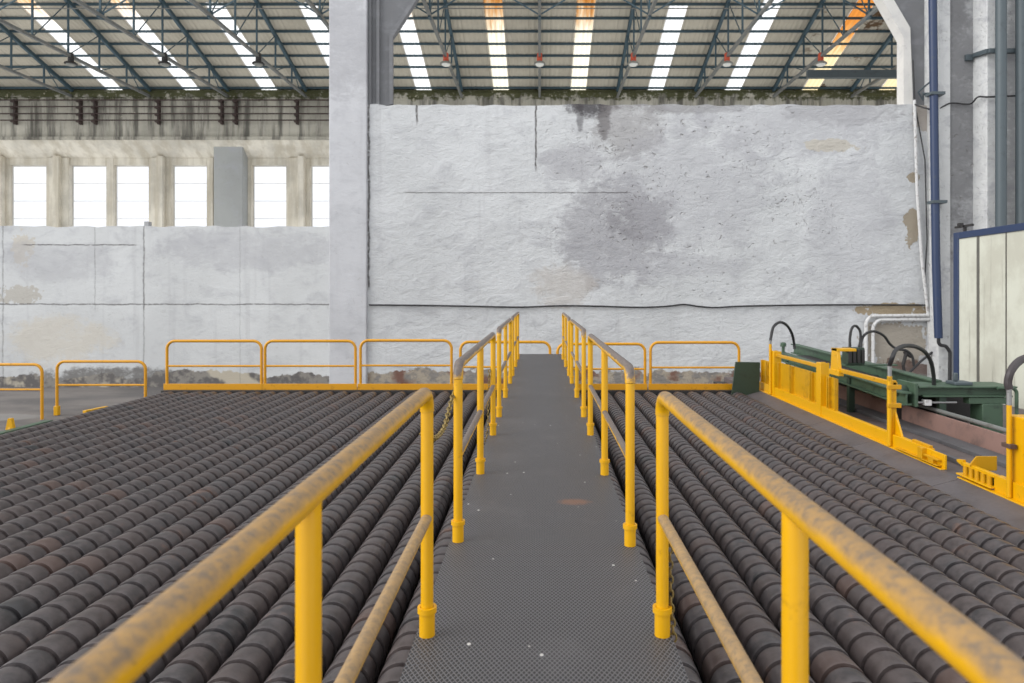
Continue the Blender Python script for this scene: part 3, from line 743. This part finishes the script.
# stepped bracket at the near end of the toe plate
bm = nb(); box(bm, BX - .10, BX - .03, 9.62, 10.75, RT + .03, RT + .045); box(bm, BX - .1, BX - .03, 10.0, 10.12, RT + .02, RT + .2)
box(bm, BX - .09, BX - .03, 9.62, 9.98, RT + .10, RT + .125); box(bm, BX - .09, BX - .03, 9.74, 9.86, RT + .045, RT + .1)
box(bm, BX, BX + .05, 9.98, 10.45, RT + .2, RT + .235)
obj('end_bracket', bm, 'yellow_old', b1, .004)
obj('ferrule', tube(nb(), [(BX - .06, YPC, CZ - 1.29), (BX - .06, YPC, CZ - 1.09)], .032, 10), 'steel', b1)
obj('ferrule', tube(nb(), [(BX - .07, YPA + .05, CZ - 1.19), (BX - .07, YPA + .05, CZ - 1.1)], .03, 10), 'steel', b1)

# second barrier at the right edge
b2 = thing('safety_barrier', 'short yellow barrier with a row of peg rollers at the right edge', 'barrier', (BX, 8.2, RT))
bm = nb(); box(bm, BX - .03, BX, 6.4, 8.52, RT, RT + .2); box(bm, BX - .1, BX - .03, 6.4, 9.16, RT - .005, RT + .014); box(bm, BX, BX + .06, 6.4, 8.5, RT + .175, RT + .2)
obj('toe_plate', bm, 'yellow', b2, .005)
bm = nb(); box(bm, BX - .04, BX + .02, 8.5, 9.16, RT + .165, RT + .205); box(bm, BX - .09, BX - .0, 8.5, 9.2, RT + .035, RT + .055); prism(bm, [(9.14, RT + .15), (9.27, RT + .185), (9.27, RT + .215), (9.14, RT + .235)], 'x', BX - .04, BX + .01)
obj('peg_rack', bm, 'yellow', b2, .004)
for y in (8.6, 8.72, 8.84, 8.96, 9.08):
    obj('peg', tube(nb(), [(BX - .03, y, RT + .055), (BX - .03, y, RT + .17)], .034, 12), 'yellow_old', b2)
bm = nb(); box(bm, BX + .03, BX + .29, 8.95, 8.965, RT + .14, RT + .325)
prism(bm, [(BX - .07, RT + .2), (BX + .03, RT + .2), (BX + .03, RT + .325)], 'y', 8.95, 8.97)
obj('chute_plate', bm, 'amber', b2, .004)
obj('dark_backing', box(nb(), BX + .03, BX + .04, 8.5, 9.1, RT, RT + .16), 'black', b2)  # black sheet added to make the space behind the pegs dark
bm = nb(); box(bm, BX - .0, BX + .2, 7.92, 8.32, RT, CZ - 1.43); obj('box_post', bm, 'yellow', b2, .012)
box2 = nb(); tube(box2, [(BX - .06, 8.2, RT + .02), (BX - .06, 8.2, CZ - 1.30)], .028, 12); obj('riser_pipe', box2, 'yellow', b2)
obj('pipe_clamp', box(nb(), BX - .1, BX - .02, 8.12, 8.28, CZ - 1.80, CZ - 1.75), 'rust_dark', b2, .004)
obj('ferrule', tube(nb(), [(BX - .06, 8.2, CZ - 1.30), (BX - .06, 8.2, CZ - 1.08)], .03, 10), 'steel', b2)

# green conveyor frame
gm = thing('conveyor_frame', 'green steel conveyor frame behind the yellow barrier on the right', 'conveyor', (7.2, 15, RT))
def ibeam(a, b, w, h, t=.03):
    bm = nb(); a, b = Vector(a), Vector(b); up = Vector((0, 0, 1))
    bar(bm, a + up * (h / 2 - t / 2), b + up * (h / 2 - t / 2), w, t); bar(bm, a - up * (h / 2 - t / 2), b - up * (h / 2 - t / 2), w, t); bar(bm, a, b, t, h - 2 * t); return bm
RA, RB = Vector((7.2, 19.8, CZ - 1.54)), Vector((7.2, 12.7, CZ - 1.70))
obj('rear_beam', ibeam(RA, RB, .2, .27), 'green', gm, .004)
FA, FB = Vector((6.4, 18.6, CZ - 1.64)), Vector((6.4, 12.2, CZ - 1.83))
obj('front_beam', ibeam(FA, FB, .18, .23), 'green', gm, .004)
for y in (18.4, 16.6, 14.8, 13.6):
    z = CZ - 1.70 - (18.4 - y) * .026
    obj('cross_member', box(nb(), 6.45, 7.15, y - .05, y + .05, z - .06, z + .06), 'green_dark', gm, .005)
obj('belt_bed', prism(nb(), [(12.8, CZ - 1.82), (18.5, CZ - 1.66), (18.5, CZ - 1.62), (12.8, CZ - 1.78)], 'x', 6.5, 7.1), 'black', gm)
for x, y in ((6.4, 18.0), (7.2, 18.6), (6.4, 14.4), (7.2, 14.9)):
    obj('leg', box(nb(), x - .06, x + .06, y - .06, y + .06, RT - .03, CZ - 1.72), 'green_dark', gm, .005)
obj('adjuster', lathe(nb(), [(0, .04), (.16, .04), (.16, .075), (.24, .075), (.27, .04)], (6.3, 18.1, CZ - 1.52), (0, 0, 1), 12), 'green', gm)
# near end head
ZH = CZ - 1.70
bm = nb(); y = 12.3
box(bm, 6.62, 8.28, y, y + .03, ZH - .09, ZH + .07); box(bm, 6.62, 8.32, y - .12, y + .55, ZH + .06, ZH + .09); box(bm, 6.7, 8.25, y - .1, y + .1, ZH - .1, ZH - .07)
obj('head_beam', bm, 'green', gm, .006)
bm = nb(); box(bm, 7.5, 8.15, y - .08, y + .1, ZH - .22, ZH - .11); obj('head_bracket', bm, 'green', gm, .006)
obj('head_leg', box(nb(), 7.72, 8.08, y - .1, y + .26, RT - .03, ZH - .22), 'green', gm, .012)
obj('side_plate', box(nb(), 6.54, 6.6, y - .1, y + .5, ZH - .27, ZH + .14), 'green', gm, .006)
obj('end_disc', lathe(nb(), [(0, .12), (.05, .13), (.12, .13), (.14, .09), (.2, .05)], (6.54, y + .2, ZH - .05), (-1, 0, 0), 20), 'green_dark', gm)
obj('push_rod', tube(nb(), [(6.6, y - .04, ZH - .2), (7.3, y - .04, ZH - .2)], .02, 8), 'steel', gm)
obj('end_cap', box(nb(), 6.72, 6.84, y - .1, y + .02, ZH - .25, ZH - .15), 'white_pipe', gm, .01)
obj('bent_tube', tube(nb(), fillet([(7.95, y - .15, ZH + .07), (8.28, y - .15, ZH + .07), (8.28, y - .15, RT - .02)], .1), .03, 10), 'green', gm)
bm = nb(); box(bm, 7.0, 7.12, y - .05, y + .05, RT - .03, ZH - .1); obj('leg', bm, 'green_dark', gm, .005)
bm = nb(); box(bm, 7.3, 7.62, y, y + .3, ZH + .09, ZH + .15); box(bm, 7.35, 7.42, y + .1, y + .16, ZH + .15, ZH + .3); obj('motor_block', bm, 'slate_pipe', gm, .015)
obj('shade_backing', box(nb(), 7.3, 7.33, 12.9, 18.4, RT - .03, CZ - 1.78), 'black', gm)  # black sheets added in place of the shaded void inside the conveyor
obj('shade_backing', box(nb(), 6.75, 8.3, 13.3, 13.33, RT - .03, ZH - .1), 'black', gm)
# valve block on the rear beam
c = P(853, 356, 13.9)
vb = thing('valve_block', 'dark green hydraulic valve block on top of the conveyor beam', 'valve', (c.x, c.y, c.z))
bm = nb(); box(bm, c.x - .16, c.x + .18, c.y - .12, c.y + .14, c.z - .16, c.z + .17); obj('body', bm, 'green_dark', vb, .012)
bm = nb()
for k in range(4): box(bm, c.x - .15 + k * .085, c.x - .09 + k * .085, c.y - .16, c.y - .12, c.z - .12, c.z + .14)
obj('solenoid', bm, 'black', vb, .006)
obj('foot_plate', box(nb(), c.x - .2, c.x + .85, c.y - .08, c.y + .08, c.z - .19, c.z - .16), 'green', vb, .004)
obj('link_rod', tube(nb(), [(BX + .3, 13.2, CZ - 1.045), (c.x - .16, c.y - .05, c.z + .1)], .022, 8), 'black', vb)
# hoses
def hose(pts, r, label, m='rubber'): return tag(obj('hydraulic_hose', tube(nb(), spline(pts, 10), r, 10), m), label, 'hose', 'hydraulic hoses')
def PY(x, y, Y): return P(x, y, Y)
hose([(BX - .07, YPA + .05, CZ - 1.12), PY(770.8, 338, 16.7), PY(773.5, 327, 16.8), PY(780, 322.3, 17.2), PY(787, 325.5, 17.6), PY(792, 334, 18.0), PY(794, 343, 18.2), PY(794.5, 349, 18.2)], .034,
     'black hose arching over the far end of the yellow barrier')
hose([PY(850, 349, 13.9), PY(850, 337, 13.9), PY(852, 328, 13.9), PY(856, 326, 14.0), PY(860, 331, 14.0), PY(860.5, 340, 14.0), PY(858.5, 349, 14.0)], .026, 'tight black hose loop on top of the valve block')
hose([PY(861, 349, 13.95), PY(862, 339, 14.0), PY(867, 333, 14.0), PY(875, 331.5, 14.1), PY(884, 336, 14.2), PY(890, 344, 14.3), PY(897, 349, 14.3), PY(906, 350.5, 14.3), PY(912, 356, 14.3), PY(914, 366, 14.3)], .026,
     'black hose running from the valve block towards the wall')
hose([(BX - .06, YPC, CZ - 1.12), PY(892.5, 357, 10.9), PY(896, 350, 11.0), PY(904, 346, 11.2), PY(915, 346.5, 11.5), PY(925, 352, 11.9), PY(931, 362, 12.1), PY(933.5, 375, 12.3), PY(934, 387.4, 12.4)], .034,
     'thick black hose arching from the yellow riser pipe to the conveyor head')
hose([(BX - .06, 8.2, CZ - 1.11), PY(1008, 382, 8.2), PY(1010.5, 372, 8.2), PY(1017, 363, 8.3), PY(1026, 358, 8.4), PY(1040, 358, 8.6), PY(1054, 370, 8.9), PY(1060, 400, 9.2), PY(1062, 468, 9.3)], .045, 'thick ribbed hose curving off at the right edge of the picture', 'hose_red')

# ------------------------------------------------------------------ pipes and cables on the back and right walls
def wp(x, y, d=.1): return Vector((wx(x) * (WY - d) / WY, WY - d, CZ + (HY - y) * (WY - d) / F))
rc = random.Random(4)
pts = [wp(x, 306 + yo, .08) for x, yo in ((369, -1), (420, -.6), (470, .3), (520, 1.2), (560, -.2), (600, .3), (640, 1.4), (668, 0.2), (684, -1.5), (700, .6), (716, 1.6), (740, .3), (790, -.7), (850, -1.2), (926, -.9))]
tag(obj('wall_cable', tube(nb(), spline(pts, 6), .028, 8), 'rubber'), 'black cable running along the white back wall behind the handrails', 'cable')
tag(obj('conduit_pipe', tube(nb(), [wp(914.5, 100, .12), wp(917, 190, .12), wp(922, 262, .12), wp(926.5, 300, .12), wp(930, 333, .12), wp(932, 386, .12)], .05, 8), 'white_pipe'),
    'thin white conduit slanting down the wall left of the blue pipe', 'pipe')
tag(obj('wall_cable', tube(nb(), [wp(913, 60, .1), wp(915, 105, .1), wp(925, 160, .1), wp(927, 240, .1), wp(924, 291, .1)], .02, 6), 'rubber'), 'thin dark cable hanging between white conduit and blue pipe', 'cable')
YB1 = 22.45
def bp(x, y): return P(x, y, YB1)
bpipe = obj('blue_pipe', tube(nb(), [bp(932, -60), bp(934.5, 150), bp(936, 262), bp(938.5, 338)], .125, 16), 'navy'); tag(bpipe, 'navy blue pipe rising up the corner of the back wall', 'pipe')
for x, y in ((933.5, 94), (935.5, 202)): c = bp(x, y); obj('pipe_clip', box(nb(), c.x - .15, c.x + .30, c.y - .15, c.y + .22, c.z - .045, c.z + .045), 'slate_pipe', bpipe)
dp = obj('drain_pipe', tube(nb(), fillet([bp(938.5, 330), bp(938.5, 345), bp(946, 346), bp(950, 352), bp(949.5, 395)], .15, 5), .055, 10), 'rubber'); tag(dp, 'dark drain tube bending out below the blue pipe', 'pipe')
for x, r, nm, m in ((1001, .155, 'slate grey pipe in front of the right pier, the left one of two', 'slate_pipe'), (1021.5, .165, 'dark slate pipe at the right edge of the picture, the right one of two', 'slate_pipe')):
    Yp = YB - .35; X = (x - VX) * Yp / F
    tag(obj('riser_pipe', tube(nb(), [(X, Yp, 0), (X, Yp, 16)], r, 18), m), nm, 'pipe', 'slate pipes on the right pier')
Yp = YB - .18
bm = bar(nb(), P(974, 55.5, YA - .12), P(988, 51, Yp), .12, .14); bar(bm, P(988, 51, Yp), P(1040, 51, Yp), .12, .14)
c = P(968, 58, YA - .03); box(bm, c.x - .1, c.x + .12, YA - .12, YA, c.z - .1, c.z + .1)
tag(obj('pipe_bracket', bm, 'slate_pipe', bevel=.01), 'grey angled bracket holding the slate pipes to the right pier', 'bracket')
pts = [P(915, 104.5, WY - .15), P(925, 108, 22.8), P(936, 110, 22.7), P(944, 106, 22.65), P(952, 103, 22.65), P(970, 104, 22.65), P(978, 97, 22.2), P(990, 97, 21.9), P(1030, 95, 21.9)]
tag(obj('wall_cable', tube(nb(), spline(pts, 6), .028, 6), 'rubber'), 'thin cable draped across the right pier below the bracket', 'cable')
bm = nb(); tube(bm, [P(918, 92, WY - .2), P(930, 82, WY - .5), P(943, 80, 22.85)], .03, 6); tube(bm, [P(918, 92, WY - .2), P(923, 100, WY - .15), P(923, 92, WY - .1)], .03, 6); tube(bm, [P(923, 94, WY - .2), P(942, 94, 22.9)], .05, 6)
tag(obj('hook_bracket', bm, 'slate_pipe'), 'bent steel hook bracket behind the top of the blue pipe', 'bracket')
# low pipe frame round the bricked-up opening
for dx, dy, nm in ((0, 0, 'outer white pipe framing the bare patch at the foot of the wall'), (7, 4, 'inner white pipe framing the bare patch at the foot of the wall')):
    pth = fillet([wp(866 + dx, 386, .14), wp(866 + dx, 316 + dy, .14), wp(929, 315.5 + dy, .14)], .3, 6)
    tag(obj('conduit_pipe', tube(nb(), pth, .06, 8), 'white_pipe'), nm, 'pipe')
hose([wp(905, 386, .3), wp(907, 376, .3), wp(918, 364, .3), wp(930, 354, .3), wp(938, 350, .3), wp(948, 350, .4)], .04, 'black hose rising from the floor to the wall corner')
hose([wp(938, 345, .35), wp(939, 358, .4), wp(936, 372, .4), wp(937, 388, .4)], .05, 'black hose hanging straight below the blue pipe')
bm = nb(); tube(bm, [wp(903, 365, .3), wp(907, 350, .3)], .06, 8); tube(bm, [wp(904, 352, .3), wp(911, 357, .3)], .05, 8); tube(bm, [wp(905, 372, .3), wp(905, 388, .3)], .04, 8)
tube(bm, [wp(903, 365, .3), wp(905, 374, .3)], .05, 8)
tag(obj('valve_lever', bm, 'black'), 'black lever valve standing by the bare patch of wall', 'valve')

# sliding door on the right
XD = 10.2
def dpt(x, y): return PX(x, y, XD)
y_far = XD * F / (953.2 - VX); zt = CZ + .1475 * XD
dr = struct('door_1', box(nb(), XD + .03, XD + .09, 12.0, y_far - .05, .02, zt - .04), 'door')
bm = nb(); box(bm, XD, XD + .14, y_far - .2, y_far, 0, zt); box(bm, XD, XD + .14, 12.0, y_far - .2, zt - .16, zt); struct('door_frame', bm, 'navy', parent=dr, bevel=.01)
bm = nb()
for x, w in ((977, .045), (1005, .016), (1036, .03)):
    yy = XD * F / (x - VX); box(bm, XD + .018, XD + .03, yy - w, yy + w, .02, zt - .16)
struct('board_joint', bm, 'joint', parent=dr)
c = dpt(958, 226); bm = nb(); bar(bm, (XD + .05, y_far - .02, c.z - .02), (XD + .05, y_far - .7, c.z - .02), .06, .05); box(bm, XD + .02, XD + .08, y_far - .42, y_far - .36, zt - .01, c.z); box(bm, XD, XD + .1, y_far - .26, y_far - .16, c.z - .02, c.z + .07)
struct('door_latch', bm, 'black', parent=dr)

# ------------------------------------------------------------------ light: overcast day
w = bpy.data.worlds.new('overcast sky'); scene.world = w; w.use_nodes = True
bg = w.node_tree.nodes['Background']; bg.inputs[0].default_value = (.965, .98, 1.0, 1); bg.inputs[1].default_value = 1.2
sl = bpy.data.lights.new('daylight from the left', 'SUN'); sl.energy = 2.7; sl.angle = math.radians(50); sl.color = (1.0, .985, .96)
so = bpy.data.objects.new('daylight', sl); COL.objects.link(so); so.rotation_euler = Vector((.80, .24, -.46)).to_track_quat('-Z', 'Y').to_euler(); so.location = (-20, -5, 25)

cam = bpy.data.cameras.new('camera'); co = bpy.data.objects.new('camera', cam); COL.objects.link(co)
co.location = (0, 0, CZ); co.rotation_euler = (PI / 2, 0, 0)
cam.sensor_fit = 'HORIZONTAL'; cam.sensor_width = 36; cam.lens = 36 * F / 1024
cam.shift_x = -(VX - 512) / 1024; cam.shift_y = -(341.5 - HY) / 1024
cam.clip_start = .05; cam.clip_end = 300
cam.dof.use_dof = True; cam.dof.focus_distance = 5.5; cam.dof.aperture_fstop = 3.5
scene.camera = co
vs = scene.view_settings; vs.view_transform = 'Standard'; vs.look = 'None'; vs.gamma = 1; vs.use_curve_mapping = False; vs.exposure = 0
scene.cycles.use_denoising = True
scene.cycles.max_bounces = 8; scene.cycles.diffuse_bounces = 5; scene.cycles.transparent_max_bounces = 12
